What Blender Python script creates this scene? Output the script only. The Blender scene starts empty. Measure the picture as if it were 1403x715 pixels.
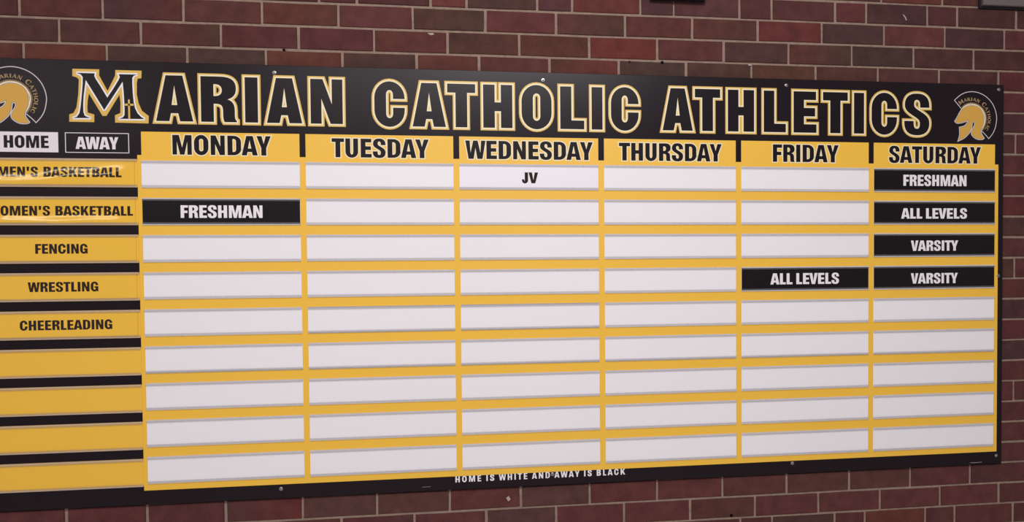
import bpy, math, random
from mathutils import Vector, Matrix
from mathutils.geometry import tessellate_polygon

random.seed(7)
C = bpy.context.scene
COL = C.collection
ZO = 1.75                      # height of the board's first row top edge above the floor

# ------------------------------------------------------------------ camera
cam_data = bpy.data.cameras.new('camera')
cam = bpy.data.objects.new('camera', cam_data)
COL.objects.link(cam)
cam_data.sensor_fit = 'HORIZONTAL'
cam_data.sensor_width = 36.0
cam_data.lens = 1175.0 / 1403.0 * 36.0
cam_data.shift_x = -248.5 / 1403.0
cam_data.clip_start = 0.05
cam_data.clip_end = 60
right = Vector((0.9871479, -0.1597786, -0.0031301))
down = Vector((-0.0075371, -0.0269832, -0.9996075))
fwd = Vector((0.1596314, 0.9867840, -0.0278407))
mw = Matrix((
    (right.x, -down.x, -fwd.x, 1.113301),
    (right.y, -down.y, -fwd.y, -2.578081),
    (right.z, -down.z, -fwd.z, ZO - 0.214787),
    (0, 0, 0, 1)))
cam.matrix_world = mw
C.camera = cam

# ------------------------------------------------------------------ world, lights, exposure
world = bpy.data.worlds.new('world')
C.world = world
world.use_nodes = True
wb = world.node_tree.nodes['Background']
wb.inputs['Color'].default_value = (1.0, 0.94, 0.955, 1)
wb.inputs['Strength'].default_value = 0.33

def area(name, loc, target, sx, sy, power, colour):
    l = bpy.data.lights.new(name, 'AREA')
    l.shape = 'RECTANGLE'; l.size = sx; l.size_y = sy; l.energy = power; l.color = colour
    o = bpy.data.objects.new(name, l); COL.objects.link(o)
    o.location = loc
    d = Vector(target) - Vector(loc)
    o.rotation_euler = d.to_track_quat('-Z', 'Y').to_euler()
    return o

# ceiling troffers of the hall, all behind the camera's view
area('ceiling_lamp', (0.98, -3.0, 3.05), (0.95, 0, 0.8), 1.2, 0.6, 62, (1.0, 0.96, 0.975))
area('ceiling_lamp', (-0.35, -5.0, 3.05), (0.6, 0, 1.3), 1.6, 0.6, 20, (1.0, 0.955, 0.975))
area('ceiling_lamp', (-4.0, -7.0, 3.05), (-0.3, 0, 1.5), 1.8, 0.065, 16, (1.0, 0.95, 0.88))

C.view_settings.view_transform = 'Standard'
C.view_settings.look = 'None'
C.view_settings.gamma = 1.0
C.view_settings.use_curve_mapping = False
C.view_settings.exposure = 0.07

# ------------------------------------------------------------------ materials
def lin(c):
    return tuple(((v / 255.0) / 12.92 if v / 255.0 <= 0.04045 else ((v / 255.0 + 0.055) / 1.055) ** 2.4) for v in c)

def mat(name, rgb, rough=0.5, spec=0.5, metal=0.0, noise=0.0, nscale=8.0, coat=0.0, bump=0.0, bscale=200.0):
    m = bpy.data.materials.new(name); m.use_nodes = True
    nt = m.node_tree; b = nt.nodes['Principled BSDF']
    col = (*rgb, 1)
    b.inputs['Base Color'].default_value = col
    b.inputs['Roughness'].default_value = rough
    b.inputs['Specular IOR Level'].default_value = spec
    b.inputs['Metallic'].default_value = metal
    b.inputs['Coat Weight'].default_value = coat
    b.inputs['Coat Roughness'].default_value = 0.12
    tc = nt.nodes.new('ShaderNodeNewGeometry')
    n = nt.nodes.new('ShaderNodeTexNoise'); n.inputs['Scale'].default_value = nscale; n.inputs['Detail'].default_value = 4
    nt.links.new(tc.outputs['Position'], n.inputs['Vector'])
    if noise:
        mr = nt.nodes.new('ShaderNodeMapRange')
        mr.inputs['To Min'].default_value = 1 - noise; mr.inputs['To Max'].default_value = 1 + noise
        nt.links.new(n.outputs['Fac'], mr.inputs['Value'])
        mx = nt.nodes.new('ShaderNodeVectorMath'); mx.operation = 'SCALE'
        mx.inputs[0].default_value = rgb
        nt.links.new(mr.outputs['Result'], mx.inputs['Scale'])
        nt.links.new(mx.outputs['Vector'], b.inputs['Base Color'])
    if bump:
        n2 = nt.nodes.new('ShaderNodeTexNoise'); n2.inputs['Scale'].default_value = bscale; n2.inputs['Detail'].default_value = 5
        nt.links.new(tc.outputs['Position'], n2.inputs['Vector'])
        bp = nt.nodes.new('ShaderNodeBump'); bp.inputs['Strength'].default_value = bump; bp.inputs['Distance'].default_value = 0.002
        nt.links.new(n2.outputs['Fac'], bp.inputs['Height'])
        nt.links.new(bp.outputs['Normal'], b.inputs['Normal'])
    return m

M_MORTAR = mat('mortar', (0.30, 0.212, 0.165), 0.95, 0.2, noise=0.35, nscale=60, bump=1.0, bscale=350)
M_BLACK = mat('satin_black_panel', (0.0125, 0.0080, 0.0110), 0.25, 0.16, noise=0.12, nscale=3)
M_INK = mat('black_print', (0.0115, 0.0078, 0.0102), 0.26, 0.16)
M_YELLOW = mat('yellow_print', (0.87, 0.51, 0.052), 0.42, 0.4, noise=0.03, nscale=2)
M_GOLD = mat('gold_outline_print', (0.72, 0.46, 0.095), 0.42, 0.4)
M_WHITE = mat('white_print', (0.85, 0.828, 0.852), 0.42, 0.4, noise=0.02, nscale=2)
M_CREAM = mat('pale_outline_print', (0.86, 0.76, 0.50), 0.42, 0.4)
M_HOMEBOX = mat('light_grey_print', (0.80, 0.74, 0.76), 0.45, 0.4)
M_GOLD2 = mat('emblem_gold_print', (0.64, 0.36, 0.060), 0.42, 0.4)
M_TAN = mat('emblem_tan_print', (0.42, 0.28, 0.13), 0.42, 0.4)
M_LINE = mat('emblem_grey_line_print', (0.66, 0.60, 0.60), 0.42, 0.4)
M_CARDBLACK = mat('black_gloss_card', (0.0075, 0.0052, 0.0070), 0.28, 0.22)
M_CARDWHITE = mat('white_gloss_card', (0.85, 0.82, 0.88), 0.30, 0.5)
M_CARDYELLOW = mat('yellow_gloss_card', (0.87, 0.51, 0.052), 0.12, 0.5, noise=0.03, nscale=5)
M_CARDINK = mat('black_gloss_print', (0.020, 0.009, 0.006), 0.10, 0.5)
M_CARDLETTER = mat('white_gloss_print', (0.84, 0.80, 0.82), 0.35, 0.5)
M_STEEL = mat('zinc_screw_metal', (0.42, 0.41, 0.39), 0.3, 0.5, metal=1.0)
M_PLATE = mat('painted_steel_plate', (0.135, 0.105, 0.105), 0.5, 0.4, noise=0.08, nscale=20)
M_DARKEDGE = mat('matte_dark_edge', (0.012, 0.008, 0.009), 0.7, 0.3)
M_HOLE = mat('anchor_hole_dark', (0.004, 0.003, 0.003), 0.9, 0.1)
M_CHALK = mat('pale_scuff', (0.40, 0.34, 0.32), 0.9, 0.2)

def plastic(name, base, tint, fac):
    m = bpy.data.materials.new(name); m.use_nodes = True
    nt = m.node_tree; b = nt.nodes['Principled BSDF']; out = nt.nodes['Material Output']
    b.inputs['Base Color'].default_value = (*base, 1)
    b.inputs['Roughness'].default_value = 0.22
    t = nt.nodes.new('ShaderNodeBsdfTransparent'); t.inputs['Color'].default_value = (*tint, 1)
    mx = nt.nodes.new('ShaderNodeMixShader'); mx.inputs['Fac'].default_value = fac
    nt.links.new(t.outputs[0], mx.inputs[1]); nt.links.new(b.outputs[0], mx.inputs[2])
    nt.links.new(mx.outputs[0], out.inputs['Surface'])
    return m
M_CLEAR = plastic('clear_channel_lip_plastic', (0.62, 0.60, 0.62), (0.90, 0.90, 0.90), 0.09)
M_FROST = plastic('clear_channel_edge_plastic', (0.85, 0.83, 0.85), (0.95, 0.95, 0.95), 0.30)

def brick_material():
    m = bpy.data.materials.new('fired_clay_brick'); m.use_nodes = True
    nt = m.node_tree; b = nt.nodes['Principled BSDF']
    L = nt.links.new
    geo = nt.nodes.new('ShaderNodeNewGeometry')
    a = nt.nodes.new('ShaderNodeAttribute'); a.attribute_type = 'GEOMETRY'; a.attribute_name = 'clay'
    n1 = nt.nodes.new('ShaderNodeTexNoise'); n1.inputs['Scale'].default_value = 22; n1.inputs['Detail'].default_value = 5; n1.inputs['Roughness'].default_value = 0.6
    n2 = nt.nodes.new('ShaderNodeTexNoise'); n2.inputs['Scale'].default_value = 260; n2.inputs['Detail'].default_value = 3
    L(geo.outputs['Position'], n1.inputs['Vector']); L(geo.outputs['Position'], n2.inputs['Vector'])
    r1 = nt.nodes.new('ShaderNodeMapRange'); r1.inputs['From Min'].default_value = 0.3; r1.inputs['From Max'].default_value = 0.7
    r1.inputs['To Min'].default_value = 0.78; r1.inputs['To Max'].default_value = 1.24
    L(n1.outputs['Fac'], r1.inputs['Value'])
    r2 = nt.nodes.new('ShaderNodeMapRange'); r2.inputs['To Min'].default_value = 0.86; r2.inputs['To Max'].default_value = 1.14
    L(n2.outputs['Fac'], r2.inputs['Value'])
    mu = nt.nodes.new('ShaderNodeMath'); mu.operation = 'MULTIPLY'
    L(r1.outputs[0], mu.inputs[0]); L(r2.outputs[0], mu.inputs[1])
    sc = nt.nodes.new('ShaderNodeVectorMath'); sc.operation = 'SCALE'
    L(a.outputs['Color'], sc.inputs[0]); L(mu.outputs[0], sc.inputs['Scale'])
    L(sc.outputs[0], b.inputs['Base Color'])
    b.inputs['Roughness'].default_value = 0.8
    b.inputs['Specular IOR Level'].default_value = 0.15
    ad = nt.nodes.new('ShaderNodeMath'); ad.operation = 'ADD'
    L(n1.outputs['Fac'], ad.inputs[0]); L(n2.outputs['Fac'], ad.inputs[1])
    bp = nt.nodes.new('ShaderNodeBump'); bp.inputs['Strength'].default_value = 0.5; bp.inputs['Distance'].default_value = 0.0015
    L(ad.outputs[0], bp.inputs['Height']); L(bp.outputs[0], b.inputs['Normal'])
    return m
M_BRICK = brick_material()

# ------------------------------------------------------------------ mesh helpers
class MB:
    """collects faces (world coordinates, z measured from the board's zero row) with materials"""
    def __init__(s): s.v = []; s.f = []; s.m = []; s.mats = []
    def mi(s, m):
        if m not in s.mats: s.mats.append(m)
        return s.mats.index(m)
    def face(s, pts, m):
        k = len(s.v); s.v += [tuple(p) for p in pts]; s.f.append(tuple(range(k, k + len(pts)))); s.m.append(s.mi(m))
    def box(s, x0, x1, y0, y1, z0, z1, m, bev=0.0):
        k = len(s.v); b = bev; i = s.mi(m)
        if b:
            s.v += [(x0, y1, z0), (x1, y1, z0), (x1, y1, z1), (x0, y1, z1),
                    (x0, y0 + b, z0), (x1, y0 + b, z0), (x1, y0 + b, z1), (x0, y0 + b, z1),
                    (x0 + b, y0, z0 + b), (x1 - b, y0, z0 + b), (x1 - b, y0, z1 - b), (x0 + b, y0, z1 - b)]
            F = [(0, 3, 2, 1), (0, 1, 5, 4), (1, 2, 6, 5), (2, 3, 7, 6), (3, 0, 4, 7), (4, 5, 9, 8), (5, 6, 10, 9), (6, 7, 11, 10), (7, 4, 8, 11), (8, 9, 10, 11)]
        else:
            s.v += [(x0, y1, z0), (x1, y1, z0), (x1, y1, z1), (x0, y1, z1), (x0, y0, z0), (x1, y0, z0), (x1, y0, z1), (x0, y0, z1)]
            F = [(0, 3, 2, 1), (0, 1, 5, 4), (1, 2, 6, 5), (2, 3, 7, 6), (3, 0, 4, 7), (4, 5, 6, 7)]
        for f in F: s.f.append(tuple(k + q for q in f)); s.m.append(i)
    def flat(s, loops, y, m, wy=None):
        """filled flat print: loops[0] outer, rest holes, at depth y"""
        P = [[Vector((p[0], p[1], 0)) for p in lp] for lp in loops]
        tris = tessellate_polygon(P); allp = [p for lp in loops for p in lp]
        k = len(s.v); i = s.mi(m)
        for p in allp: s.v.append((p[0], y if wy is None else y + wy(p[0], p[1]), p[1]))
        for t in tris:
            a, b, c = (allp[q] for q in t)
            cr = (b[0]-a[0])*(c[1]-a[1]) - (b[1]-a[1])*(c[0]-a[0])
            if abs(cr) < 1e-12: continue
            t = t if cr > 0 else (t[0], t[2], t[1])
            s.f.append(tuple(k + q for q in t)); s.m.append(i)
    def band(s, loop, d, y, m, both=False, closed=True, limit=0.25):
        """printed outline: a strip of width d along the loop's outer side (loop ccw = outside)"""
        n = len(loop); dirs = []; yq = y; cnt = 0        # each strip a hair behind the last: no coplanar overlap
        rng = range(n if closed else n - 1)
        for i in rng:
            a, b = loop[i], loop[(i + 1) % n]; dx, dz = b[0]-a[0], b[1]-a[1]; l = math.hypot(dx, dz) or 1e-9
            dirs.append((dx / l, dz / l))
        for i in rng:
            a, b = loop[i], loop[(i + 1) % n]; ux, uz = dirs[i]; nx, nz = uz, -ux
            w = -d if both else 0.0; y = yq + 1.2e-6 * (cnt % 70); cnt += 1
            s.face([(a[0]+nx*w, y, a[1]+nz*w), (a[0]+nx*d, y, a[1]+nz*d), (b[0]+nx*d, y, b[1]+nz*d), (b[0]+nx*w, y, b[1]+nz*w)], m)
        for i in (range(n) if closed else range(1, n - 1)):
            u = dirs[(i - 1) % n]; v = dirs[i]; p = loop[i]
            for sg in ((1, -1) if both else (1,)):
                turn = (u[0]*v[1] - u[1]*v[0]) * sg
                if turn <= 1e-4: continue
                n1 = (u[1]*sg, -u[0]*sg); n2 = (v[1]*sg, -v[0]*sg)
                mx, mz = n1[0]+n2[0], n1[1]+n2[1]; q = mx*mx + mz*mz
                k = 2 / q if q > limit else 0
                y = yq + 1.2e-6 * (cnt % 70); cnt += 1
                pts = [(p[0], y, p[1]), (p[0]+n1[0]*d, y, p[1]+n1[1]*d)]
                if k: pts.append((p[0]+mx*k*d, y, p[1]+mz*k*d))
                pts.append((p[0]+n2[0]*d, y, p[1]+n2[1]*d))
                s.face(pts if sg > 0 else pts[::-1], m)
    def build(s, name, parent=None, origin=None, label=None, smooth=False):
        xs = [p[0] for p in s.v]; ys = [p[1] for p in s.v]; zs = [p[2] for p in s.v]
        o = origin or ((min(xs)+max(xs))/2, max(ys), (min(zs)+max(zs))/2)
        me = bpy.data.meshes.new(name)
        me.from_pydata([(p[0]-o[0], p[1]-o[1], p[2]-o[2]) for p in s.v], [], s.f)
        for m in s.mats: me.materials.append(m)
        me.polygons.foreach_set('material_index', s.m)
        if smooth: me.polygons.foreach_set('use_smooth', [True]*len(s.f))
        me.update()
        ob = bpy.data.objects.new(name, me); COL.objects.link(ob)
        place(ob, o, parent)
        if label: ob['label'] = label
        return ob

WPOS = {}
def place(ob, o, parent):
    w = Vector((o[0], o[1], o[2] + ZO)); WPOS[ob.name] = w
    if parent is not None:
        ob.parent = parent; ob.location = w - WPOS[parent.name]
    else: ob.location = w

def thing(name, o, label, cat, group=None):
    e = bpy.data.objects.new(name, None); COL.objects.link(e); e.empty_display_size = 0.05
    place(e, o, None)
    e['label'] = label; e['category'] = cat
    if group: e['group'] = group
    return e

# ------------------------------------------------------------------ brick wall
Z0, PITCH, BL = 0.3157, 0.0667, 0.2036      # joint line above course 0, course height, stretcher length
JH = 0.0074                                  # mortar joint
XMIN, XMAX = -3.0, 5.2
CMIN, CMAX = -14, 30                         # courses from ceiling to floor
def joints(i):
    j = []
    if i % 6 == 3:                           # stretcher / header course
        k = -14
        while 0.765 + 0.3036*k < XMAX:
            j += [0.765 + 0.3036*k, 0.866 + 0.3036*k]; k += 1
    elif i == 0:
        j = [0.725 - BL*k for k in range(19, 0, -1)] + [0.725] + [0.900 + 0.2033*k for k in range(22)]
    elif i == -2:
        j = [0.106 + 0.2033*k for k in range(-15, 26)]
    else:
        ph = -0.0025 if i % 2 else 0.0935
        if i == 19: ph = -0.012
        j = [ph + (0.2040 if i == 19 else BL)*k for k in range(-15, 26)]
    return [x for x in j if XMIN < x < XMAX]

# clay colours read from the photograph, left to right: (x where this brick lies, colour, colour of its right end)
READ = {
-3: [(0.40,(82,46,46)),(0.50,(88,44,46)),(0.66,(82,46,48)),(0.81,(120,58,60)),(0.96,(76,58,50)),(1.11,(90,54,60)),(1.27,(112,54,48)),(1.42,(84,55,60)),(1.57,(94,58,62)),(1.72,(88,48,50)),(1.87,(92,52,54)),(2.02,(104,50,54)),(2.17,(76,52,50),(66,46,48)),(2.33,(98,54,56)),(2.48,(82,52,50)),(2.62,(80,52,50))],
-2: [(-0.33,(84,46,48)),(-0.2,(92,50,48)),(0.0,(70,50,52),(96,50,46)),(0.2,(94,54,52)),(0.41,(104,54,46),(98,58,46)),(0.61,(104,56,56)),(0.81,(82,55,48),(74,58,48)),(1.0,(104,54,54)),(1.2,(96,56,56),(80,58,46)),(1.42,(98,52,48)),(1.63,(98,54,50),(84,54,46)),(1.83,(112,50,50)),(2.03,(72,55,54)),(2.23,(104,56,56),(112,58,58)),(2.44,(76,54,54)),(2.6,(106,52,58))],
-1: [(-0.3,(78,52,50)),(-0.1,(80,52,50),(92,54,50)),(0.1,(96,50,48),(76,54,44)),(0.3,(90,42,42),(94,50,54)),(0.5,(94,46,52)),(0.7,(98,52,48)),(0.9,(76,54,44),(92,54,46)),(1.1,(94,54,44)),(1.3,(118,52,44)),(1.5,(98,52,52)),(1.72,(78,56,52)),(1.92,(98,54,48),(72,58,50)),(2.12,(62,54,48)),(2.33,(84,54,54)),(2.54,(82,50,50))],
0: [(-0.33,(100,54,48)),(-0.2,(112,60,48)),(0.0,(72,56,50)),(0.22,(74,60,54)),(0.42,(106,58,46)),(0.62,(76,58,50)),(0.81,(102,56,48)),(1.0,(98,54,50)),(1.2,(90,56,44),(118,56,54)),(1.4,(72,60,52)),(1.6,(80,58,50)),(1.81,(92,62,46)),(2.01,(88,56,48)),(2.21,(86,54,50)),(2.42,(88,54,54)),(2.6,(104,46,52))],
1: [(2.6,(108,50,56))], 2: [(2.6,(84,50,56))], 3: [(2.56,(90,52,54)),(2.6,(100,52,56))], 4: [(2.6,(104,56,56))], 5: [(2.6,(108,54,58))], 6: [(2.6,(112,48,52))], 7: [(2.6,(86,60,56))], 8: [(2.6,(104,58,58))], 9: [(2.56,(84,58,52)),(2.6,(104,54,54))], 10: [(2.6,(108,56,54))], 11: [(2.6,(80,54,54))], 12: [(2.6,(112,54,58))], 13: [(2.6,(82,58,60))], 14: [(2.6,(108,58,56))], 15: [(2.56,(108,56,60)),(2.6,(102,56,56))], 16: [(2.6,(108,58,60))], 17: [(2.6,(112,60,62))], 18: [(2.5,(102,56,56)),(2.6,(106,60,60))],
19: [(-0.3,(104,56,56)),(-0.1,(104,52,54)),(0.1,(96,52,52)),(0.3,(88,58,58),(114,50,50)),(0.5,(94,64,60)),(0.7,(96,62,56)),(0.91,(104,56,54)),(1.1,(94,64,62)),(1.3,(104,54,54)),(1.5,(104,56,54)),(1.72,(98,58,54)),(1.92,(94,60,54)),(2.13,(94,60,54)),(2.33,(98,58,58),(104,56,56)),(2.55,(92,58,60),(108,60,60))],
20: [(0.4,(100,60,52)),(0.6,(92,42,48),(92,60,62)),(0.8,(102,56,56)),(1.0,(90,62,62)),(1.2,(102,54,56)),(1.4,(104,56,56)),(1.6,(94,54,50),(88,56,46)),(1.8,(104,56,58)),(2.0,(104,58,58)),(2.2,(106,58,60)),(2.4,(106,58,58)),(2.6,(104,58,58))],
}
PAL = [(100,55,54), (92,52,50), (108,54,54), (80,56,50), (74,56,52), (96,58,56), (88,48,48), (112,58,50)]
def clay(c):
    l = lin(c); mean = (.108, .038, .037); l = [a*.6 + b*.4 for a, b in zip(l, mean)]
    return (l[0]*0.80, l[1]*0.84, l[2]*0.80, 1.0)

def brick_mesh(mb_v, mb_f, cols, x0, x1, z0, z1, ca, cb, rnd):
    """bevelled brick with slightly uneven arrises, front faces at about y = 0"""
    y = -0.0 + rnd.uniform(-0.0006, 0.0006); b = 0.0016
    j = lambda: rnd.uniform(-0.0007, 0.0007)
    xm = (x0 + x1)/2 + rnd.uniform(-0.02, 0.02)*(x1-x0)/0.2
    k = len(mb_v)
    xs = (x0, xm, x1)
    for yy, ins in ((0.06, 0), (y + b, 0), (y, b)):
        for zi, z in enumerate((z0, z1)):
            for xi, x in enumerate(xs):
                dx = ins if xi == 0 else (-ins if xi == 2 else 0); dz = ins if zi == 0 else -ins
                jx, jz = (j(), j()) if yy < 0.05 else (0, 0)
                mb_v.append((x + dx + (jx if xi != 1 else 0), yy, z + dz + jz))
                c = ca if xi == 0 else (cb if xi == 2 else tuple((p+q)/2 for p, q in zip(ca, cb)))
                cols.append(c)
    def L(l, zi, xi): return k + l*6 + zi*3 + xi
    for a, b2 in ((0, 1), (1, 2)):
        for xi in (0, 1):
            mb_f.append((L(a,0,xi), L(a,0,xi+1), L(b2,0,xi+1), L(b2,0,xi)))
            mb_f.append((L(a,1,xi+1), L(a,1,xi), L(b2,1,xi), L(b2,1,xi+1)))
        mb_f.append((L(a,1,0), L(a,0,0), L(b2,0,0), L(b2,1,0)))
        mb_f.append((L(a,0,2), L(a,1,2), L(b2,1,2), L(b2,0,2)))
    for xi in (0, 1): mb_f.append((L(2,0,xi), L(2,0,xi+1), L(2,1,xi+1), L(2,1,xi)))

def brick_object(name, v, f, cols, parent, kind=None):
    xs = [p[0] for p in v]; zs = [p[2] for p in v]
    o = ((min(xs)+max(xs))/2, 0.0, (min(zs)+max(zs))/2)
    me = bpy.data.meshes.new(name)
    me.from_pydata([(p[0]-o[0], p[1]-o[1], p[2]-o[2]) for p in v], [], f)
    at = me.color_attributes.new('clay', 'FLOAT_COLOR', 'POINT')
    at.data.foreach_set('color', [q for c in cols for q in c])
    me.materials.append(M_BRICK); me.update()
    ob = bpy.data.objects.new(name, me); COL.objects.link(ob); place(ob, o, parent)
    if kind: ob['kind'] = kind
    return ob

wb_ = MB(); wb_.box(XMIN, XMAX, 0.0042, 0.20, -ZO, 1.30, M_MORTAR)
wall = wb_.build('wall_back', origin=((XMIN+XMAX)/2, 0.0, -ZO)); wall['kind'] = 'structure'

fb = MB(); fb.box(XMIN, XMAX, -9.5, 0.004, -ZO-.1, -ZO, mat('pale_bounce_floor', (0.66, 0.63, 0.62), 0.35, 0.5, noise=0.06, nscale=3))  # unseen floor, added to bounce light up onto the lower board
floor = fb.build('floor'); floor['kind'] = 'structure'

SV, SF, SC = [], [], []
rnd = random.Random(11)
nb = 0
for i in range(CMIN, CMAX + 1):
    zt = Z0 - PITCH*i; zb = zt - PITCH
    if zb < -ZO or zt > 1.30: continue
    js = [XMIN] + joints(i) + [XMAX]
    rd = READ.get(i, [])
    for a, b in zip(js[:-1], js[1:]):
        if b - a < 0.03: continue
        w0 = JH*rnd.uniform(0.40, 0.60); w1 = JH*rnd.uniform(0.40, 0.60); h0 = JH*rnd.uniform(0.42, 0.58); h1 = JH*rnd.uniform(0.42, 0.58)
        hit = [r for r in rd if a <= r[0] < b]
        if hit:
            if a > 2.15 and i < 3 or b > 2.6: hit = [tuple(q if n_ == 0 else tuple(w*.9 for w in q) for n_, q in enumerate(hit[0]))]  # right-end bricks dimmed: the weaker light there is put into their colour
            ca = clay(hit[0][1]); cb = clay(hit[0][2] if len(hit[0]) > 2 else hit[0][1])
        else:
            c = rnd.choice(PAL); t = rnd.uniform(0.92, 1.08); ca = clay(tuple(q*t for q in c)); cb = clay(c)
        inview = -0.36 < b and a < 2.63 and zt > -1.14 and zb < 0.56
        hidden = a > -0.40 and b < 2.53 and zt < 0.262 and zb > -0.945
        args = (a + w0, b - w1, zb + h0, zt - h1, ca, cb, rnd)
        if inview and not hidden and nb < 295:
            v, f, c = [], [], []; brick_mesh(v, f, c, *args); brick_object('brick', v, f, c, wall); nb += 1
        else:
            brick_mesh(SV, SF, SC, *args)
brick_object('brick_field', SV, SF, SC, wall, 'stuff')

# anchor holes in the mortar and pale chips on the bricks
def disc(mb, x, y, z, r, m, n=12, depth=None):
    pts = [(x + r*math.cos(2*math.pi*k/n), z + r*math.sin(2*math.pi*k/n)) for k in range(n)]
    mb.flat([pts], y, m)
    if depth:
        for k in range(n):
            a, b = pts[k], pts[(k+1) % n]
            mb.face([(a[0], y, a[1]), (a[0], y+depth, a[1]), (b[0], y+depth, b[1]), (b[0], y, b[1])], m)
for x, z, r in ((0.3663, 0.3147, 0.0034), (1.3388, 0.3099, 0.0028), (1.4373, 0.3107, 0.0045), (1.6466, -1.0755, 0.0050)):
    mb = MB(); disc(mb, x, -0.0012, z, r, M_HOLE, 12, 0.006); mb.build('anchor_hole', wall)
for pts in ([(0.757,0.3745),(0.771,0.3755),(0.776,0.372),(0.768,0.369),(0.760,0.3715)],
            [(2.199,0.4835),(2.204,0.4815),(2.210,0.4745),(2.2135,0.4650),(2.2095,0.4655),(2.2070,0.4725),(2.2020,0.4790)],
            [(1.700,0.3135),(1.712,0.3130),(1.713,0.3095),(1.704,0.3080)],
            [(0.966,-0.985),(0.974,-0.980),(0.979,-0.990),(0.972,-0.996)]):
    mb = MB(); pts = pts if sum((pts[i][0]-pts[i-1][0])*(pts[i][1]+pts[i-1][1]) for i in range(len(pts))) < 0 else pts[::-1]
    mb.flat([pts], -0.0014, M_CHALK)
    for k in range(len(pts)):
        a, b = pts[k], pts[(k+1) % len(pts)]; mb.face([(a[0], -0.0014, a[1]), (a[0], 0.002, a[1]), (b[0], 0.002, b[1]), (b[0], -0.0014, b[1])], M_CHALK)
    mb.build('mortar_smear', wall)

# ------------------------------------------------------------------ lettering
def arc(cx, cy, rx, ry, a0, a1, n=7):
    return [(cx + rx*math.cos(math.radians(a0 + (a1-a0)*k/n)), cy + ry*math.sin(math.radians(a0 + (a1-a0)*k/n))) for k in range(n+1)]
def bez(p0, p1, p2, p3, n=7):
    r = []
    for k in range(n + 1):
        t = k/n; u = 1-t
        r.append((u**3*p0[0]+3*u*u*t*p1[0]+3*u*t*t*p2[0]+t**3*p3[0], u**3*p0[1]+3*u*u*t*p1[1]+3*u*t*t*p2[1]+t**3*p3[1]))
    return r
WID = dict(A=.78,B=.66,C=.68,D=.66,E=.55,F=.53,G=.68,H=.66,I=0,J=.46,K=.72,L=.50,M=.92,N=.68,O=.69,R=.66,S=.65,T=.62,U=.64,V=.72,W=1.06,Y=.70)
SBL = dict(A=-.02,T=.0,V=-.02,W=-.02,Y=-.03,C=.045,G=.045,O=.045,S=.035,J=.015)
SBR = dict(A=-.02,T=.0,V=-.02,W=-.02,Y=-.03,C=.03,G=.055,O=.045,S=.035,E=.025,F=.0,L=.015,K=-.005,R=.025,B=.035,D=.045,J=.06)
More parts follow.
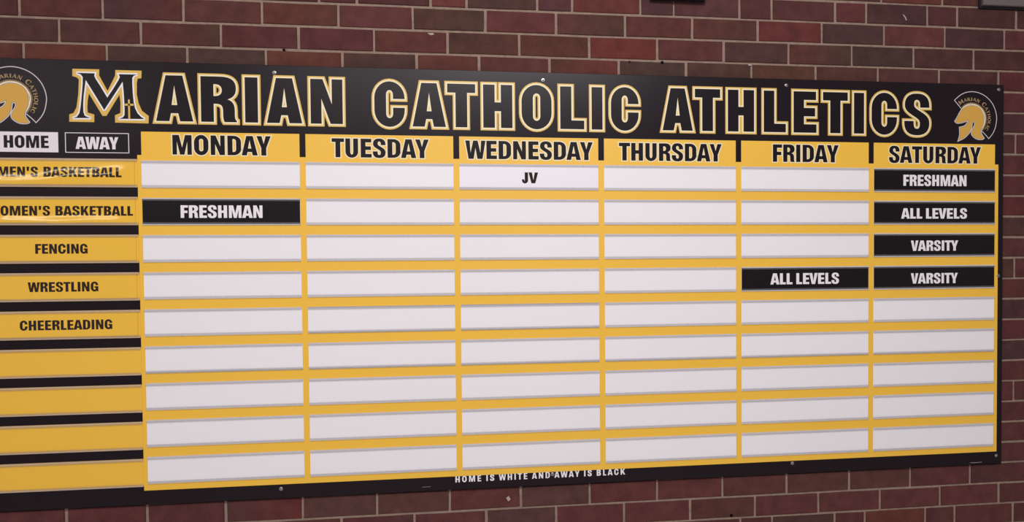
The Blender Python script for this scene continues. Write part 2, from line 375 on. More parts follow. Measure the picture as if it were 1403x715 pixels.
def glyph(ch, s, h, w=None):
    """loops (outer first) of a condensed heavy capital, cap height 1, stem s, bar h"""
    w = w if w is not None else (s if ch == 'I' else WID.get(ch, .6)); o = 0.018
    if ch == 'I': return [[[(0,0),(w,0),(w,1),(0,1)]]]
    if ch == "'": return [[[(0.03,.58),(s*.8,.58),(s,1),(0,1)]]]
    if ch == '*': return [[[(0,.5),(.1,.42),(.2,.5),(.1,.62)]]]
    if ch == 'H': return [[[(0,0),(s,0),(s,.5-h*.55),(w-s,.5-h*.55),(w-s,0),(w,0),(w,1),(w-s,1),(w-s,.5+h*.45),(s,.5+h*.45),(s,1),(0,1)]]]
    if ch == 'E': return [[[(0,0),(w,0),(w,h),(s,h),(s,.5-h*.5),(w*.94,.5-h*.5),(w*.94,.5+h*.5),(s,.5+h*.5),(s,1-h),(w*.98,1-h),(w*.98,1),(0,1)]]]
    if ch == 'F': return [[[(0,0),(s,0),(s,.5-h*.6),(w*.92,.5-h*.6),(w*.92,.5+h*.4),(s,.5+h*.4),(s,1-h),(w,1-h),(w,1),(0,1)]]]
    if ch == 'L': return [[[(0,0),(w,0),(w,h),(s,h),(s,1),(0,1)]]]
    if ch == 'T': return [[[((w-s)/2,0),((w+s)/2,0),((w+s)/2,1-h),(w,1-h),(w,1),(0,1),(0,1-h),((w-s)/2,1-h)]]]
    if ch == 'N':
        return [[[(0,0),(s*.88,0),(s*.88,.56),(w-s*1.0,0),(w,0),(w,1),(w-s*.88,1),(w-s*.88,.44),(s*1.0,1),(0,1)]]]
    if ch == 'M':
        return [[[(0,0),(s*.86,0),(s*.86,.66),(w/2-s*.42,0),(w/2+s*.42,0),(w-s*.86,.66),(w-s*.86,0),(w,0),(w,1),(w-s*1.28,1),(w/2,.36),(s*1.28,1),(0,1)]]]
    if ch == 'A':
        tw = s*1.30; a = (w-tw)/2                 # half the foot-to-top run
        ix = lambda z: a*z + s*1.03*1.0            # inner side of the left leg
        ci = w/2; zb = .17+h*.2; zt = .36
        q = s*1.02
        return [[[(0,0),(q,0),(q + a*.0 + .035,.175),(w-q-.035,.175),(w-q,0),(w,0),(w-a,1),(a,1)],
                 [(ci, .78),(ci+ (w/2-q-.035)*.78,.355),(ci-(w/2-q-.035)*.78,.355)]]]
    if ch == 'V': return [[[(w/2-s*.58,0),(w/2+s*.58,0),(w,1),(w-s*1.03,1),(w/2+.005,.30),(w/2-.005,.30),(s*1.03,1),(0,1)]]]
    if ch == 'W':
        q = s*.95
        return [[[(w*.165-.01,0),(w*.165-.01+q*1.15,0),(w/2,.60),(w*.835+.01-q*1.15,0),(w*.835+.01,0),(w,1),(w-q,1),(w*.745,.34),(w/2+q*.5,1),(w/2-q*.5,1),(w*.255,.34),(q,1),(0,1)]]]
    if ch == 'Y': return [[[(w/2-s/2,0),(w/2+s/2,0),(w/2+s/2,.38),(w,1),(w-s*1.02,1),(w/2,.60),(s*1.02,1),(0,1),(w/2-s/2,.38)]]]
    if ch == 'K': return [[[(0,0),(s,0),(s,.27),(s+.07,.38),(w-s*1.08,0),(w,0),(s+.225,.60),(w*.97,1),(w*.97-s*1.02,1),(s,.58),(s,1),(0,1)]]]
    if ch == 'J': return [[arc(w*.47,.27,w*.47,.27+o,180,270)+arc(w*.47,.27,w*.53,.27+o,270,360)[1:]+[(w,1),(w-s,1),(w-s,.27)]+arc(w*.43,.27,w-s-w*.43,.10,0,-180,8)[1:]+[(w*.29,.36),(0,.36)]]]
    if ch == 'U':
        r = w/2
        return [[arc(r,.30,r,.30+o,180,360,14)+[(w,1),(w-s,1),(w-s,.28)]+arc(r,.28,r-s,.13,0,-180,8)[1:]+[(s,1),(0,1)]]]
    if ch == 'O':
        r = w/2
        out = arc(r,.36,r,.36+o,180,360,14)+arc(r,.64,r,.36+o,0,180,14)
        q = max(r-s, .06)
        inn = arc(r,.28,q,.10,180,360,8)+arc(r,.72,q,.10,0,180,8)
        return [[out, inn[::-1]]]
    if ch == 'D':
        out = [(0,0),(w*.45,0)]+arc(w*.45,.32,w*.55,.32,-90,0,7)[1:]+arc(w*.45,.68,w*.55,.32,0,90,7)+[(0,1)]
        inn = [(s,h*.86),(s+.06,h*.86)]+arc(s+.06,.30,w-2*s-.06,.30-h*.86,-90,0,5)[1:]+arc(s+.06,.70,w-2*s-.06,.30-h*.86,0,90,5)+[(s,1-h*.86)]
        return [[out, inn[::-1]]]
    if ch == 'C' or ch == 'G':
        r = w/2; q = max(r-s*.98, .06)
        up = arc(r,.64,r,.36+o,0,180,14); lo = arc(r,.36,r,.36+o,180,360,14)
        iu = arc(r,.72,q,.10,180,0,8); il = arc(r,.28,q,.10,360,180,8)
        if ch == 'C':
            return [[[(w,.62)]+up+lo+[(w,.42),(r+q,.42)]+il+iu+[(r+q,.62)]]]
        return [[[(w,.64)]+up+lo[:10]+[(w*.80,.06),(w*.84,0),(w,0),(w,.53),(r,.53),(r,.37),(r+q,.37)]+il+iu+[(r+q,.64)]]]
    if ch == 'S':
        R = [(w,.67)] + bez((w,.70),(w,.92),(w*.83,1+o),(w*.50,1+o),8) + bez((w*.5,1+o),(w*.16,1+o),(w*.02,.90),(w*.02,.73),8)[1:]
        R += bez((w*.02,.73),(w*.02,.60),(w*.16,.54),(w*.42,.44),7)[1:] + bez((w*.42,.44),(w*.58,.375),(w*.62,.345),(w*.62,.27),6)[1:]
        R += bez((w*.62,.27),(w*.62,.16),(w*.57,.145),(w*.50,.145),5)[1:] + bez((w*.50,.145),(w*.42,.145),(w*.375,.18),(w*.375,.28),5)[1:]
        R += [(w*.375,.335),(0,.335)] + bez((0,.30),(0,.10),(w*.14,-o),(w*.50,-o),8) + bez((w*.5,-o),(w*.84,-o),(w,.09),(w,.29),8)[1:]
        R += bez((w,.29),(w,.44),(w*.84,.50),(w*.58,.60),7)[1:] + bez((w*.58,.60),(w*.42,.66),(w*.39,.69),(w*.39,.75),6)[1:]
        R += bez((w*.39,.75),(w*.39,.835),(w*.43,.86),(w*.50,.86),5)[1:] + bez((w*.50,.86),(w*.58,.86),(w*.63,.82),(w*.63,.73),5)[1:] + [(w*.63,.67)]
        return [[R]]
    if ch == 'R':
        out = [(0,0),(s,0),(s,.40),(s+.03,.40)] + bez((s+.03,.40),(w*.58,.40),(w-s-.01,.36),(w-s-.01,.24),5)[1:] + [(w-s-.01,.12)] + bez((w-s-.01,.10),(w-s,.05),(w-s,.03),(w-s+.02,0),3)[1:]
        out += [(w+.01,0),(w+.01,.03)] + bez((w+.01,.03),(w-.035,.05),(w-.03,.12),(w-.03,.26),5)[1:] + bez((w-.03,.26),(w-.03,.42),(w-.09,.475),(w-.18,.50),5)[1:]
        out += bez((w-.18,.50),(w-.05,.54),(w,.62),(w,.74),6)[1:] + bez((w,.74),(w,.92),(w-.10,1),(w*.55,1),7)[1:] + [(0,1)]
        inn = [(s,.57),(s+.05,.57)] + bez((s+.05,.57),(w-s*.95,.57),(w-s*.95,.83),(s+.05,.83),7)[1:] + [(s,.83)]
        return [[out, inn[::-1]]]
    if ch == 'B':
        out = [(0,0),(w*.5,0)] + bez((w*.5,0),(w*.88,0),(w,.10),(w,.27),7)[1:] + bez((w,.27),(w,.42),(w*.92,.49),(w*.76,.52),5)[1:] + bez((w*.76,.52),(w*.90,.56),(w*.96,.64),(w*.96,.75),5)[1:] + bez((w*.96,.75),(w*.96,.92),(w*.84,1),(w*.5,1),6)[1:] + [(0,1)]
        i1 = [(s,.165),(s+.04,.165)] + bez((s+.04,.165),(w-s*.95,.165),(w-s*.95,.43),(s+.04,.43),6)[1:] + [(s,.43)]
        i2 = [(s,.595),(s+.04,.595)] + bez((s+.04,.595),(w*.96-s*.95,.595),(w*.96-s*.95,.835),(s+.04,.835),6)[1:] + [(s,.835)]
        return [[out, i1[::-1], i2[::-1]]]
    raise KeyError(ch)

def clean(lp):
    r = []
    for p in lp:
        if not r or math.hypot(p[0]-r[-1][0], p[1]-r[-1][1]) > 1e-5: r.append(p)
    if math.hypot(r[0][0]-r[-1][0], r[0][1]-r[-1][1]) < 1e-5: r.pop()
    return r

def drape(mb, wy, dx=.004, dz=.003):
    """cut a flat print into small cells and lay it over a curved card"""
    import bmesh
    bm = bmesh.new()
    vs = [bm.verts.new(p) for p in mb.v]
    for f, mi in zip(mb.f, mb.m):
        try: bm.faces.new([vs[i] for i in f]).material_index = mi
        except ValueError: pass
    xs = [p[0] for p in mb.v]; zs = [p[2] for p in mb.v]
    cuts = [((x, 0, 0), (1, 0, 0)) for x in [min(xs)+dx*k for k in range(1, int((max(xs)-min(xs))/dx)+1)]]
    cuts += [((0, 0, z), (0, 0, 1)) for z in [min(zs)+dz*k for k in range(1, int((max(zs)-min(zs))/dz)+1)]]
    for co, no in cuts:
        bmesh.ops.bisect_plane(bm, geom=bm.verts[:]+bm.edges[:]+bm.faces[:], plane_co=co, plane_no=no, dist=1e-7)
    bm.verts.index_update()
    mb.v = [(v.co.x, v.co.y + wy(v.co.x, v.co.z), v.co.z) for v in bm.verts]
    mb.f = [tuple(v.index for v in f.verts) for f in bm.faces]; mb.m = [f.material_index for f in bm.faces]
    bm.free()

def put_glyph(mb, ch, s, h, x, z, sx, sz, y, m, w=None, bands=(), wy=None):
    for loops in glyph(ch, s, h, w):
        L_ = [clean([(x + p[0]*sx, z + p[1]*sz) for p in lp]) for lp in loops]
        mb.flat(L_, y, m, wy)
        for k, (d, bm) in enumerate(bands):
            for lp in L_: mb.band(lp, d, y + 0.00012*(k+1), bm)

def text_len(t, s, track=0.0, space=.30):
    x = 0.0; first = True; adv = []
    for ch in t:
        if ch == ' ': adv.append(None); x += space + track; continue
        if not first: x += SBL.get(ch, .065) + track
        w = s if ch == 'I' else (s if ch == "'" else WID.get(ch, .6))
        adv.append(x); x += w + SBR.get(ch, .065); first = False
        last = SBR.get(ch, .065)
    return x - last, adv

def put_text(mb, t, x0, x1, z0, z1, y, m, s=.235, h=.185, bands=(), track=0.0, space=.26, wy=None):
    n, adv = text_len(t, s, track, space)
    sx = (x1-x0)/n; sz = z1-z0
    for ch, a in zip(t, adv):
        if a is None: continue
        put_glyph(mb, ch, s, h, x0 + a*sx, z0, sx, sz, y, m, None, bands, wy)

# ------------------------------------------------------------------ the schedule board
YF = -0.012                                   # front face of the black panel
BX0, BX1, BZ0, BZ1 = -0.420, 2.5375, -0.9505, 0.2690
board = thing('schedule_board', (1.05, 0.0, BZ0), 'long black and yellow board with day headings and rows of white slots', 'schedule board')
mb = MB(); mb.box(BX0, BX1, YF, -0.0009, BZ0, BZ1, M_BLACK, 0.0008)
panel = mb.build('panel', board, label='satin black backing panel')

COLS = [(-.0012,.4072), (.4233,.8264), (.8431,1.2433), (1.2603,1.6600), (1.6770,2.0842), (2.1008,2.5077)]
ROWT = [-.0003 - .1021*k for k in range(9)]; CH = .0750
ST = [.0030 - .1031*k for k in range(9)]; SH = .0772     # sports column strips
SX0, SX1 = -.390, -.0118

def sheet(x0, x1, z0, z1, y, t, m, name, parent, label=None):
    b = MB(); b.box(x0, x1, y - t, y, z0, z1, m); return b.build(name, parent, label=label)
# printed yellow field with day tabs, one thin sheet on the panel
b = MB()
yf = [(-.0118,-.9108),(2.5200,-.9108),(2.5200,.0145),(2.5080,.0145),(2.5080,.0785)]
for k in range(5, 0, -1):
    yf += [(COLS[k][0],.0785),(COLS[k][0],.0135),(COLS[k-1][1],.0135),(COLS[k-1][1],.0785)]
yf += [(-.0012,.0785),(-.0012,.0145),(-.0118,.0145)]
b.flat([clean(yf)], YF - .0006, M_YELLOW)
yc = clean(yf)
for k in range(len(yc)):
    p, q = yc[k], yc[(k+1) % len(yc)]; b.face([(p[0], YF-.0006, p[1]), (p[0], YF, p[1]), (q[0], YF, q[1]), (q[0], YF-.0006, q[1])], M_YELLOW)
b.build('grid_print', board, label='yellow grid print with six day tabs')

DAYS = [('MONDAY',.0778,.3318,.0167,.0707),('TUESDAY',.4932,.7581,.0144,.0678),('WEDNESDAY',.8602,1.2271,.0141,.0670),
        ('THURSDAY',1.3047,1.6164,.0142,.0669),('FRIDAY',1.7763,1.9865,.0155,.0688),('SATURDAY',2.1508,2.4596,.0166,.0690)]
for t, x0, x1, z0, z1 in DAYS:
    b = MB(); put_text(b, t, x0, x1, z0, z1, YF - .0011, M_INK, .245, .195, bands=((.0030, M_CREAM),))
    b.build('day_lettering', board, label='black %s lettering with pale outline' % t)

# title letters, each one its own part
TIT = [('A',.0264,.1433),('R',.1444,.2509),('I',.2582,.3073),('A',.3113,.4268),('N',.4306,.532),('C',.6022,.7008),('A',.7029,.8179),('T',.8032,.8974),('H',.904,1.0026),('O',1.0133,1.1154),('L',1.1249,1.2105),('I',1.2168,1.2645),('C',1.2739,1.3717),('A',1.4249,1.5392),('T',1.5266,1.6201),('H',1.628,1.7254),('L',1.7401,1.8252),('E',1.8342,1.9229),('T',1.9281,2.0235),('I',2.0282,2.0767),('C',2.0857,2.1847),('S',2.1933,2.2925)]
def title_z(x):
    return (0.1003 if x < .55 else 0.0970 if x < 1.4 else 0.0982), (0.2412 if x < .55 else 0.2375 if x < 1.4 else 0.2402)
OUT = .0078
for ch, x0, x1 in TIT:
    zb, zt = title_z(x0); b = MB()
    fx0, fx1, fz0, fz1 = x0+OUT, x1-OUT, zb+OUT, zt-OUT
    if ch == 'A': fx0 += .0035; fx1 -= .0035
    sc = fz1 - fz0; w = (fx1-fx0)/sc
    put_glyph(b, ch, w if ch == 'I' else .262, .205, fx0, fz0, sc, sc, YF - .0006, M_INK, w, bands=((.0042, M_CREAM), (OUT, M_GOLD)))
    b.build('title_letter', board)

MP = [(-0.158,0.2339),(-0.1131,0.2337),(-0.1143,0.2274),(-0.1113,0.2193),(-0.0999,0.1997),(-0.0833,0.1689),(-0.0666,0.1958),(-0.0544,0.2173),(-0.0509,0.2256),(-0.0536,0.233),(-0.0075,0.2333),(-0.0162,0.23),(-0.02,0.224),(-0.0203,0.2099),(-0.0194,0.1793),(-0.0176,0.1581),(-0.0147,0.1417),(-0.0084,0.1276),(0.0001,0.1183),(0.0083,0.1126),(-0.056,0.1121),(-0.0456,0.1163),(-0.0415,0.1223),(-0.0408,0.1388),(-0.0414,0.1623),(-0.0424,0.1858),(-0.0443,0.2128),(-0.0916,0.1354),(-0.1356,0.2152),(-0.1385,0.1952),(-0.1416,0.1718),(-0.1431,0.1484),(-0.1431,0.1296),(-0.1401,0.1192),(-0.1338,0.1158),(-0.1253,0.1129),(-0.1691,0.1121),(-0.1594,0.1157),(-0.1528,0.1259),(-0.1499,0.1412),(-0.1478,0.1599),(-0.1452,0.1834),(-0.1432,0.2068),(-0.1429,0.2231),(-0.1474,0.23)][::-1]
b = MB(); b.flat([MP], YF - .0006, M_INK); b.band(MP, .0038, YF - .00048, M_WHITE, limit=1.2)
MG = [(-0.168, 0.2446), (-0.1016, 0.2448), (-0.1025, 0.2289), (-0.0823, 0.1872), (-0.0628, 0.2288), (-0.062, 0.2441), (0.0036, 0.244), (0.0026, 0.2235), (-0.0066, 0.2225), (-0.009, 0.2102), (-0.0096, 0.1795), (-0.0057, 0.156), (0.0026, 0.1349), (0.0193, 0.1211), (0.0183, 0.1009), (-0.0653, 0.1018), (-0.0653, 0.1218), (-0.0518, 0.1279), (-0.0508, 0.1574), (-0.053, 0.1773), (-0.0865, 0.1195), (-0.0962, 0.1193), (-0.1286, 0.1791), (-0.1318, 0.1603), (-0.1332, 0.1415), (-0.1325, 0.1275), (-0.1165, 0.1227), (-0.1169, 0.102), (-0.1784, 0.1021), (-0.178, 0.1219), (-0.1677, 0.1256), (-0.1599, 0.141), (-0.1549, 0.1761), (-0.1526, 0.2159), (-0.1572, 0.2216), (-0.1682, 0.2248)][::-1]
b.flat([MG], YF - .00030, M_GOLD)          # gold slab outline behind
b.build('title_letter', board, label='large slab-serif M with thick gold outline')
b = MB(); b.box(-.0318,-.0272,YF-.0009,YF-.0003,.1119,.1649,M_GOLD); b.box(-.0398,-.0178,YF-.0009,YF-.0003,.1482,.1535,M_GOLD)
b.build('cross', board, label='small gold cross on the M')

# HOME and AWAY key boxes
b = MB(); b.box(-.3620,-.2066,YF-.0006,YF,.0191,.0732,M_HOMEBOX)
kb = b.build('key_box', board, label='light grey HOME box')
b = MB(); put_text(b, 'HOME', -.3381,-.2295,.0303,.0634, YF-.0011, M_INK, .25, .19); b.build('lettering', kb)
b = MB()
for x0,x1,z0,z1 in ((-.1897,-.0316,.0188,.0206),(-.1897,-.0316,.0714,.0732),(-.1897,-.1879,.0206,.0714),(-.0334,-.0316,.0206,.0714)):
    b.box(x0,x1,YF-.0006,YF,z0,z1,M_HOMEBOX)
kb = b.build('key_box', board, label='white outlined AWAY box')
b = MB(); put_text(b, 'AWAY', -.1642,-.0578,.0290,.0620, YF-.0008, M_HOMEBOX, .25, .19); b.build('lettering', kb)

b = MB(); put_text(b, 'HOME IS WHITE AND AWAY IS BLACK', .8223,1.3180,-.9288,-.9106, YF-.0006, M_WHITE, .215, .17, track=.24, space=.22)
b.build('footer_lettering', board, label='small white HOME IS WHITE AND AWAY IS BLACK lettering')

for pts in ([(2.428,-.9440),(2.445,-.9452),(2.470,-.9436),(2.470,-.9428),(2.446,-.9438),(2.429,-.9432)],
            [(.729,-.9385),(.752,-.9380),(.752,-.9373),(.729,-.9377)]):
    b = MB(); b.flat([pts], YF-.0002, M_CHALK); b.build('scratch', board)

# helmet emblems
CREST=[(2.393,.1894),(2.3805,.2033),(2.3688,.2164),(2.3817,.2278),(2.3941,.2364),(2.4093,.2424),(2.4273,.2449),(2.4454,.2433),(2.4621,.2379),(2.4776,.2292),(2.4916,.2166),(2.5024,.2012),(2.5101,.1819),(2.513,.1637),(2.5117,.1481),(2.5077,.1298),(2.4994,.1127),(2.4863,.0969),(2.4756,.1085),(2.4629,.12)]
INNER=[(2.3957,.1912),(2.404,.1984),(2.4137,.2032),(2.4234,.2052),(2.4331,.2049),(2.4429,.2028),(2.4513,.1988),(2.4611,.1908),(2.4667,.1836),(2.4718,.1733),(2.4741,.163),(2.4733,.1526),(2.4703,.1409),(2.4657,.1317),(2.4615,.1238)]
HEL=[(2.3719,.1502),(2.3807,.1638),(2.3875,.1768),(2.3958,.1879),(2.4082,.1966),(2.4248,.2004),(2.4415,.1992),(2.4555,.1925),(2.4639,.181),(2.4682,.1681),(2.4691,.1551),(2.467,.1421),(2.4615,.129),(2.4588,.1186),(2.4602,.1108),(2.4644,.1044),(2.4687,.098),(2.4645,.0958),(2.4533,.0951),(2.4422,.0981),(2.4324,.1052),(2.4281,.1129),(2.4295,.1233),(2.435,.1312),(2.4391,.1403),(2.4385,.1481),(2.4335,.1519),(2.4288,.1479),(2.4274,.1401),(2.4253,.1284),(2.4198,.1166),(2.4115,.1074),(2.4005,.0982),(2.3839,.0902),(2.388,.1045),(2.3884,.1174),(2.3878,.1303),(2.3989,.1326),(2.4085,.1385),(2.4146,.1476),(2.4162,.1567),(2.4126,.1541),(2.4029,.15),(2.3891,.1464),(2.378,.1457)]
def spline(P, n=4, closed=True):
    r = []; N = len(P)
    for i in range(N if closed else N-1):
        g = (lambda k: P[k % N]) if closed else (lambda k: P[min(max(k, 0), N-1)])
        p0, p1, p2, p3 = g(i-1), g(i), g(i+1), g(i+2)
        v1 = (p1[0]-p0[0], p1[1]-p0[1]); v2 = (p2[0]-p1[0], p2[1]-p1[1]); v3 = (p3[0]-p2[0], p3[1]-p2[1])
        def sharp(a, b):
            la, lb = math.hypot(*a), math.hypot(*b)
            return la*lb > 0 and (a[0]*b[0]+a[1]*b[1])/(la*lb) < .35
        t1 = (0, 0) if sharp(v1, v2) else ((p2[0]-p0[0])/2, (p2[1]-p0[1])/2)
        t2 = (0, 0) if sharp(v2, v3) else ((p3[0]-p1[0])/2, (p3[1]-p1[1])/2)
        for k in range(n):
            t = k/n; a = 2*t**3-3*t*t+1; bb = t**3-2*t*t+t; c = -2*t**3+3*t*t; d = t**3-t*t
            r.append((a*p1[0]+bb*t1[0]+c*p2[0]+d*t2[0], a*p1[1]+bb*t1[1]+c*p2[1]+d*t2[1]))
    if not closed: r.append(P[-1])
    return r
def area2(l): return sum(l[i-1][0]*l[i][1]-l[i][0]*l[i-1][1] for i in range(len(l)))
def ccw(l): return l if area2(l) > 0 else l[::-1]

# serif small capitals for the crest: strokes in a unit box (x0,z0,x1,z1,width)
def serif_letter(ch):
    T, t = .20, .09; S = []
    def st(a, b, w): S.append((a, b, w))
    def sf(x, z, w=.17): st((x-w, z+(.035 if z == 0 else -.035)), (x+w, z+(.035 if z == 0 else -.035)), .07)
    if ch == 'M': st((.14,0),(.14,1),t); st((.16,1),(.5,.1),T); st((.5,.1),(.84,1),t); st((.86,0),(.86,1),T); sf(.14,0,.14); sf(.86,0,.16); sf(.14,1,.1); sf(.86,1,.12); wd = 1.05
    elif ch == 'A': st((.10,0),(.42,1),t); st((.42,1),(.74,0),T); st((.22,.33),(.62,.33),.08); sf(.10,0,.12); sf(.74,0,.15); wd = .86
    elif ch == 'R': st((.18,0),(.18,1),T); st((.2,.95),(.5,.95),.09); st((.5,.95),(.62,.75),.13); st((.62,.75),(.5,.52),.13); st((.5,.52),(.2,.5),.09); st((.4,.5),(.74,0),T); sf(.18,0,.16); sf(.10,1,.08); wd = .82
    elif ch == 'I': st((.22,0),(.22,1),T); sf(.22,0,.18); sf(.22,1,.18); wd = .44
    elif ch == 'N': st((.16,0),(.16,1),t); st((.16,1),(.76,0),T); st((.76,0),(.76,1),t); sf(.16,0,.14); sf(.12,1,.10); sf(.76,1,.14); wd = .92
    elif ch == 'C' or ch == 'O':
        P = arc(.45,.5,.36,.46,45 if ch == 'C' else 0,315 if ch == 'C' else 360,12)
        for i in range(len(P)-1):
            side = abs(P[i][0]-.45)/.36; st(P[i], P[i+1], .09+.12*side)
        if ch == 'C': st((.70,.62),(.70,.95),.06); st((.70,.05),(.70,.3),.05)
        wd = .84 if ch == 'C' else .9
    elif ch == 'T': st((.38,0),(.38,1),T); st((.04,.96),(.72,.96),.08); st((.05,.76),(.05,1),.05); st((.71,.76),(.71,1),.05); sf(.38,0,.16); wd = .76
    elif ch == 'H': st((.18,0),(.18,1),T); st((.72,0),(.72,1),T); st((.18,.5),(.72,.5),.08); [sf(x, z, .15) for x in (.18,.72) for z in (0,1)]; wd = .9
    elif ch == 'L': st((.18,0),(.18,1),T); st((.18,.04),(.68,.04),.08); st((.68,0),(.68,.25),.06); sf(.18,1,.16); wd = .74
    return S, wd
def emblem(dx, dz, label):
    q = lambda l: [(p[0]+dx, p[1]+dz) for p in l]
    y = YF - .0006
    b = MB()
    cr = q(spline(CREST, 3, closed=False))
    b.band(ccw(cr + []), .0011, y, M_LINE, both=True, closed=False)
    em = b.build('crest_outline', board, label=label)
    b = MB()
    arcp = q(spline(INNER, 3, closed=False))
    # offset copies of the inner arc: gold hairline, pale band, gold hairline
    def off(l, d):
        r = []
        for i, p in enumerate(l):
            a = l[max(i-1, 0)]; c = l[min(i+1, len(l)-1)]; ux, uz = c[0]-a[0], c[1]-a[1]; n = math.hypot(ux, uz)
            r.append((p[0]-uz/n*d, p[1]+ux/n*d))
        return r
    b.band(arcp, .0013, y, M_CREAM, both=True, closed=False)
    b.band(off(arcp, .0024), .0006, y, M_TAN, both=True, closed=False)
    b.band(off(arcp, .0046), .0005, y, M_TAN, both=True, closed=False)
    b.build('crest_band', em)
    b = MB()
    h = ccw(q(spline(HEL, 3)))
    b.flat([h], y - .0002, M_GOLD2); b.band(h, .0006, y - .0001, M_INK); b.band(h, .0030, y, M_LINE)
    b.build('helmet', em, label='gold helmet with grey outline')
    # crest lettering along a circle
    b = MB(); cx, cz, R = 2.4262+dx, .1594+dz, .0610
    seq = [('M',1.28),('A',1),('R',1),('I',1),('A',1),('N',1),(' ',1),('C',1.28),('A',1),('T',1),('H',1),('O',1),('L',1),('I',1),('C',1)]
    cap = .0108; tot = 0; ws = []
    for ch, k in seq:
        w = (.60 if ch == ' ' else serif_letter(ch)[1])*k*cap + .0015; ws.append(w); tot += w
    a0, a1 = math.radians(133), math.radians(-37); scale = (a0-a1)*R/tot; a = a0
    for (ch, k), w in zip(seq, ws):
        w *= scale
        if ch != ' ':
            S, wd = serif_letter(ch); hgt = cap*k
            for p, r_, sw in S:
                pts = []
                ex, ez = r_[0]-p[0], r_[1]-p[1]; n = math.hypot(ex, ez) or 1; ex /= n; ez /= n
                for (u, v) in ((p[0]+ez*sw/2, p[1]-ex*sw/2), (r_[0]+ez*sw/2, r_[1]-ex*sw/2), (r_[0]-ez*sw/2, r_[1]+ex*sw/2), (p[0]-ez*sw/2, p[1]+ex*sw/2)):
                    lx = (u - wd/2)*(w-.001)/wd; lz = v*hgt
                    am = a - w/R/2; ang = am; rr = R - cap*.45
                    # local frame: tangent clockwise, radial outward
                    X = cx + (rr+lz)*math.cos(ang) + lx*math.sin(ang); Z = cz + (rr+lz)*math.sin(ang)*1.0 - lx*math.cos(ang)
                    pts.append((X, y, Z))
                b.face(pts, M_TAN)
        a -= w/R
    b.build('crest_lettering', em)
emblem(0, 0, 'crest outline of the helmet emblem at the right end')
emblem(-2.7455, .0012, 'crest outline of the helmet emblem at the left end')

# card holders: printed backing plus clear channel rails above and below
def holder(x0, x1, zt, h, m, label=None):
    z0, z1 = zt - h, zt
    b = MB(); b.box(x0, x1, YF-.0016, YF-.0006, z0, z1, m)
    ho = b.build('card_holder', board)
    for top in (True, False):
        b = MB(); Y0 = YF - .0016
        e = 1 if top else -1; ze = z1 if top else z0
        prof = [(Y0, ze), (Y0-.0036, ze), (Y0-.0042, ze-e*.0008), (Y0-.0042, ze-e*.0036), (Y0-.0042, ze-e*.0076), (Y0-.0034, ze-e*.0080), (Y0-.0034, ze-e*.0032), (Y0, ze-e*.0032)]
        if not top: prof = prof[::-1]
        n = len(prof)
        for k in range(n):
            p, q_ = prof[k], prof[(k+1) % n]
            b.face([(x0, p[0], p[1]), (x0, q_[0], q_[1]), (x1, q_[0], q_[1]), (x1, p[0], p[1])], M_FROST if max(abs(p[1]-ze), abs(q_[1]-ze)) < .0037 else M_CLEAR)
        b.face([(x0, p[0], p[1]) for p in prof][::-1], M_CLEAR); b.face([(x1, p[0], p[1]) for p in prof], M_CLEAR)
        b.build('rail', ho)
    return ho
for (x0, x1) in COLS:
    for zt in ROWT: holder(x0, x1, zt, CH, M_WHITE)
for zt in ST: holder(SX0, SX1, zt, SH, M_YELLOW)

# screws with washers
for x, z in [(.3438,.2484),(1.0835,.2467),(1.8194,.2500),(2.5201,.2536),(2.5220,-.3421),(2.5190,-.9244),(1.8385,-.9183),(1.1025,-.9184),(.3434,-.9235),(-.400,.2490),(-.400,-.9240)]:
    b = MB(); n = 14; prof = [(.0052, 0), (.0052,-.0009), (.0044,-.0012), (.0034,-.0013), (.0032,-.0026), (.0022,-.0036), (.0010,-.0038)]
    for (r0, y0), (r1, y1) in zip(prof[:-1], prof[1:]):
        for k in range(n):
            a = 2*math.pi*k/n; c = 2*math.pi*(k+1)/n
            b.face([(x+r0*math.cos(a), YF+y0, z+r0*math.sin(a)), (x+r0*math.cos(c), YF+y0, z+r0*math.sin(c)), (x+r1*math.cos(c), YF+y1, z+r1*math.sin(c)), (x+r1*math.cos(a), YF+y1, z+r1*math.sin(a))], M_STEEL)
    b.flat([[(x+.0010*math.cos(2*math.pi*k/n), z+.0010*math.sin(2*math.pi*k/n)) for k in range(n)]], YF-.0038, M_HOLE)
    b.build('screw', board)

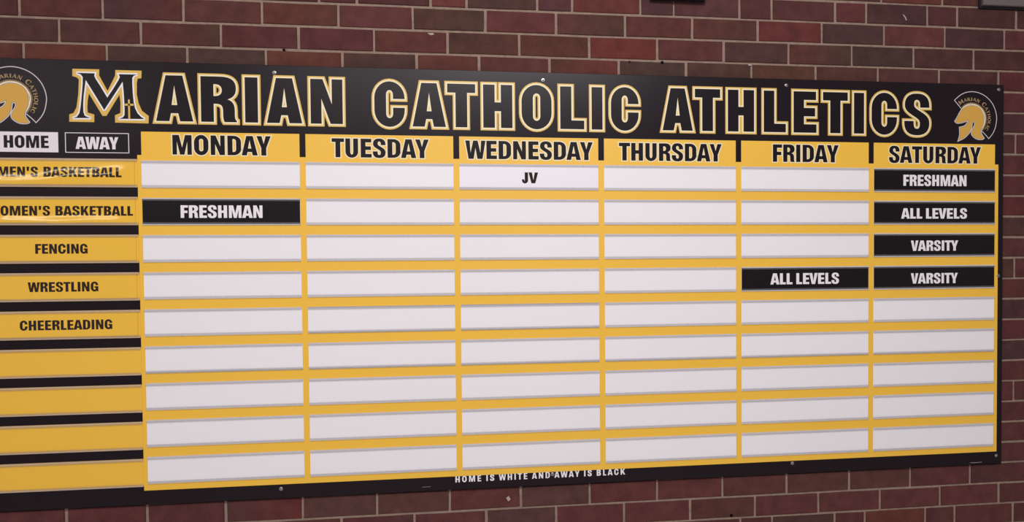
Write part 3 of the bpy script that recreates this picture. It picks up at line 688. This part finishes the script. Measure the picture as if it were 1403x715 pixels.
# ------------------------------------------------------------------ cards slid into the holders
CY = YF - .0016                                # front of a holder's backing
def card(name, x0, x1, z0, z1, text, tx, label, group, m, mt, warp=None, s=.25, h=.185, space=.26):
    o = ((x0+x1)/2, CY, z0)
    t = thing(name, o, label, 'name card', group)
    nx, nz = (60, 26) if warp else (2, 1)
    wy = (lambda x, z: -warp((x-x0)/(x1-x0), (z-z0)/(z1-z0))) if warp else None
    b = MB(); mi = b.mi(m); th = .0010; yb = CY - .0003
    def grid(y, flip):
        k = len(b.v)
        for j in range(nz+1):
            for i in range(nx+1):
                x = x0+(x1-x0)*i/nx; z = z0+(z1-z0)*j/nz
                b.v.append((x, y + (wy(x, z) if wy else 0), z))
        for j in range(nz):
            for i in range(nx):
                a = k + j*(nx+1) + i; f = (a, a+1, a+nx+2, a+nx+1)
                b.f.append(f[::-1] if flip else f); b.m.append(mi)
        return k
    kf = grid(yb-th, False); kb_ = grid(yb, True)
    ring = [i for i in range(nx)] + [j*(nx+1)+nx for j in range(nz)] + [nz*(nx+1)+i for i in range(nx, 0, -1)] + [j*(nx+1) for j in range(nz, 0, -1)]
    for i in range(len(ring)):
        p, q = ring[i], ring[(i+1) % len(ring)]; b.f.append((kf+p, kb_+p, kb_+q, kf+q)); b.m.append(mi)
    b.build('sheet', t, smooth=bool(warp))
    b = MB()
    for tt, a0, a1, c0, c1 in tx:
        put_text(b, tt, a0, a1, c0, c1, yb-th-.00025, mt, s, h, space=space)
    if warp: drape(b, wy)
    b.build('lettering', t, smooth=bool(warp))
    return t
def inner(col, row, dz=0.0):
    x0, x1 = COLS[col]; zt = ROWT[row]
    return x0+.0006, x1-.0006, zt-CH+.0034+dz, zt-.0034+dz
G = 'black name cards in the white slots'
K, KL = M_CARDBLACK, M_CARDLETTER
card('name_card', *inner(0,1), 'F', [('FRESHMAN', .0962,.3077,-.1573,-.1226)], 'black card reading FRESHMAN in the Monday column, second row', G, K, KL)
card('name_card', *inner(5,0), 'F', [('FRESHMAN', 2.1979,2.4098,-.0555,-.0208)], 'black card reading FRESHMAN at the top of the Saturday column', G, K, KL)
card('name_card', *inner(5,1), 'A', [('ALL LEVELS', 2.1908,2.4121,-.1585,-.1259)], 'black card reading ALL LEVELS in the Saturday column, under the FRESHMAN card', G, K, KL)
card('name_card', *inner(5,2), 'V', [('VARSITY', 2.2236,2.3827,-.2604,-.2278)], 'upper of two black VARSITY cards in the Saturday column, below ALL LEVELS', G, K, KL)
card('name_card', *inner(5,3), 'V', [('VARSITY', 2.2240,2.3820,-.3638,-.3311)], 'lower of two black VARSITY cards, level with WRESTLING in the Saturday column', G, K, KL)
card('name_card', *inner(4,3,-.0001), 'A', [('ALL LEVELS', 1.7677,1.9872,-.3612,-.3271)], 'black card reading ALL LEVELS in the Friday column, fourth row', G, K, KL)
card('name_card', *inner(2,0), 'J', [('JV', 1.0206,1.0671,-.0556,-.0238)], 'glossy white card reading JV at the top of the Wednesday column', None, M_CARDWHITE, M_CARDINK)

def sin_(a): return math.sin(math.pi*a)
def ridge(u, v, v0, amp, up, down):      # a soft crease along the card, steeper above than below
    d = v - v0
    return amp*math.exp(-(d/(down if d > 0 else up))**2)
def edge_(u): return min(1.0, 6*u, 6*(1-u))
def warp_a(u, v):      # top card: pushed out in a slanting crease
    return ridge(u, v, .0 + .55*u + .04*math.sin(14*u), .0017 + .0003*math.sin(17*u), .30, .24)*min(1, 5*(1-v), 5*v+.2)*edge_(u) + .0002
def warp_b(u, v):      # second card: sprung out along its lower rail
    return ridge(u, v, .05 + .05*u + .02*math.sin(11*u), .0019 + .0002*math.sin(13*u+1), .2, .20)*edge_(u) + .0002
def flatw(u, v): return .0002*sin_(v)*sin_(u)
GS = 'yellow sport name cards down the left column'
def srow(k): return SX0+.0006, SX1-.006, ST[k]-SH+.0036, ST[k]-.0036
Y_, YI = M_CARDYELLOW, M_CARDINK
card('sport_card', *srow(0), 'M', [("MEN'S", -.353,-.2560,-.0470,-.0204), ('BASKETBALL', -.2425,-.0504,-.0470,-.0200)], "glossy yellow card reading MEN'S BASKETBALL, top row of the left column", GS, Y_, YI, warp_a)
card('sport_card', *srow(1), 'W', [("WOMEN'S", -.3790,-.2290,-.1515,-.1253), ('BASKETBALL', -.2160,-.0241,-.1515,-.1253)], "glossy yellow card reading WOMEN'S BASKETBALL in the left column", GS, Y_, YI, warp_b)
card('sport_card', *srow(2), 'F', [('FENCING', -.2674,-.1390,-.2542,-.2279)], 'yellow card reading FENCING in the left column', GS, Y_, YI, flatw)
card('sport_card', *srow(3), 'W', [('WRESTLING', -.2876,-.1147,-.3573,-.3310)], 'yellow card reading WRESTLING in the left column', GS, Y_, YI, flatw)
card('sport_card', *srow(4), 'C', [('CHEERLEADING', -.3093,-.0821,-.4609,-.4344)], 'yellow card reading CHEERLEADING in the left column', GS, Y_, YI, flatw)

# ------------------------------------------------------------------ plates cut off by the top of the picture
t = thing('wall_plate', (2.62, 0.0, .514), 'grey painted plate with a dark edge on the bricks at the top right corner', 'plate')
b = MB(); b.box(2.4600, 2.80, -.024, -.0090, .5175, .74, M_PLATE, .002); b.build('face_plate', t)
b = MB(); b.box(2.4530, 2.807, -.0090, -.0008, .5110, .747, M_DARKEDGE, .001); b.build('dark_rim', t, label='dark edge behind the plate')  # matte dark rim, slightly larger than the plate
t = thing('wall_box', (1.48, 0.0, .4925), 'dark underside of a box fixed to the bricks at the top middle edge', 'box')
b = MB(); b.box(1.3986, 1.5643, -.030, -.0060, .4935, .62, M_DARKEDGE, .003); b.build('cover', t)
b = MB(); b.box(1.4020, 1.5610, -.0060, -.0008, .4960, .617, M_PLATE); b.build('back_plate', t)
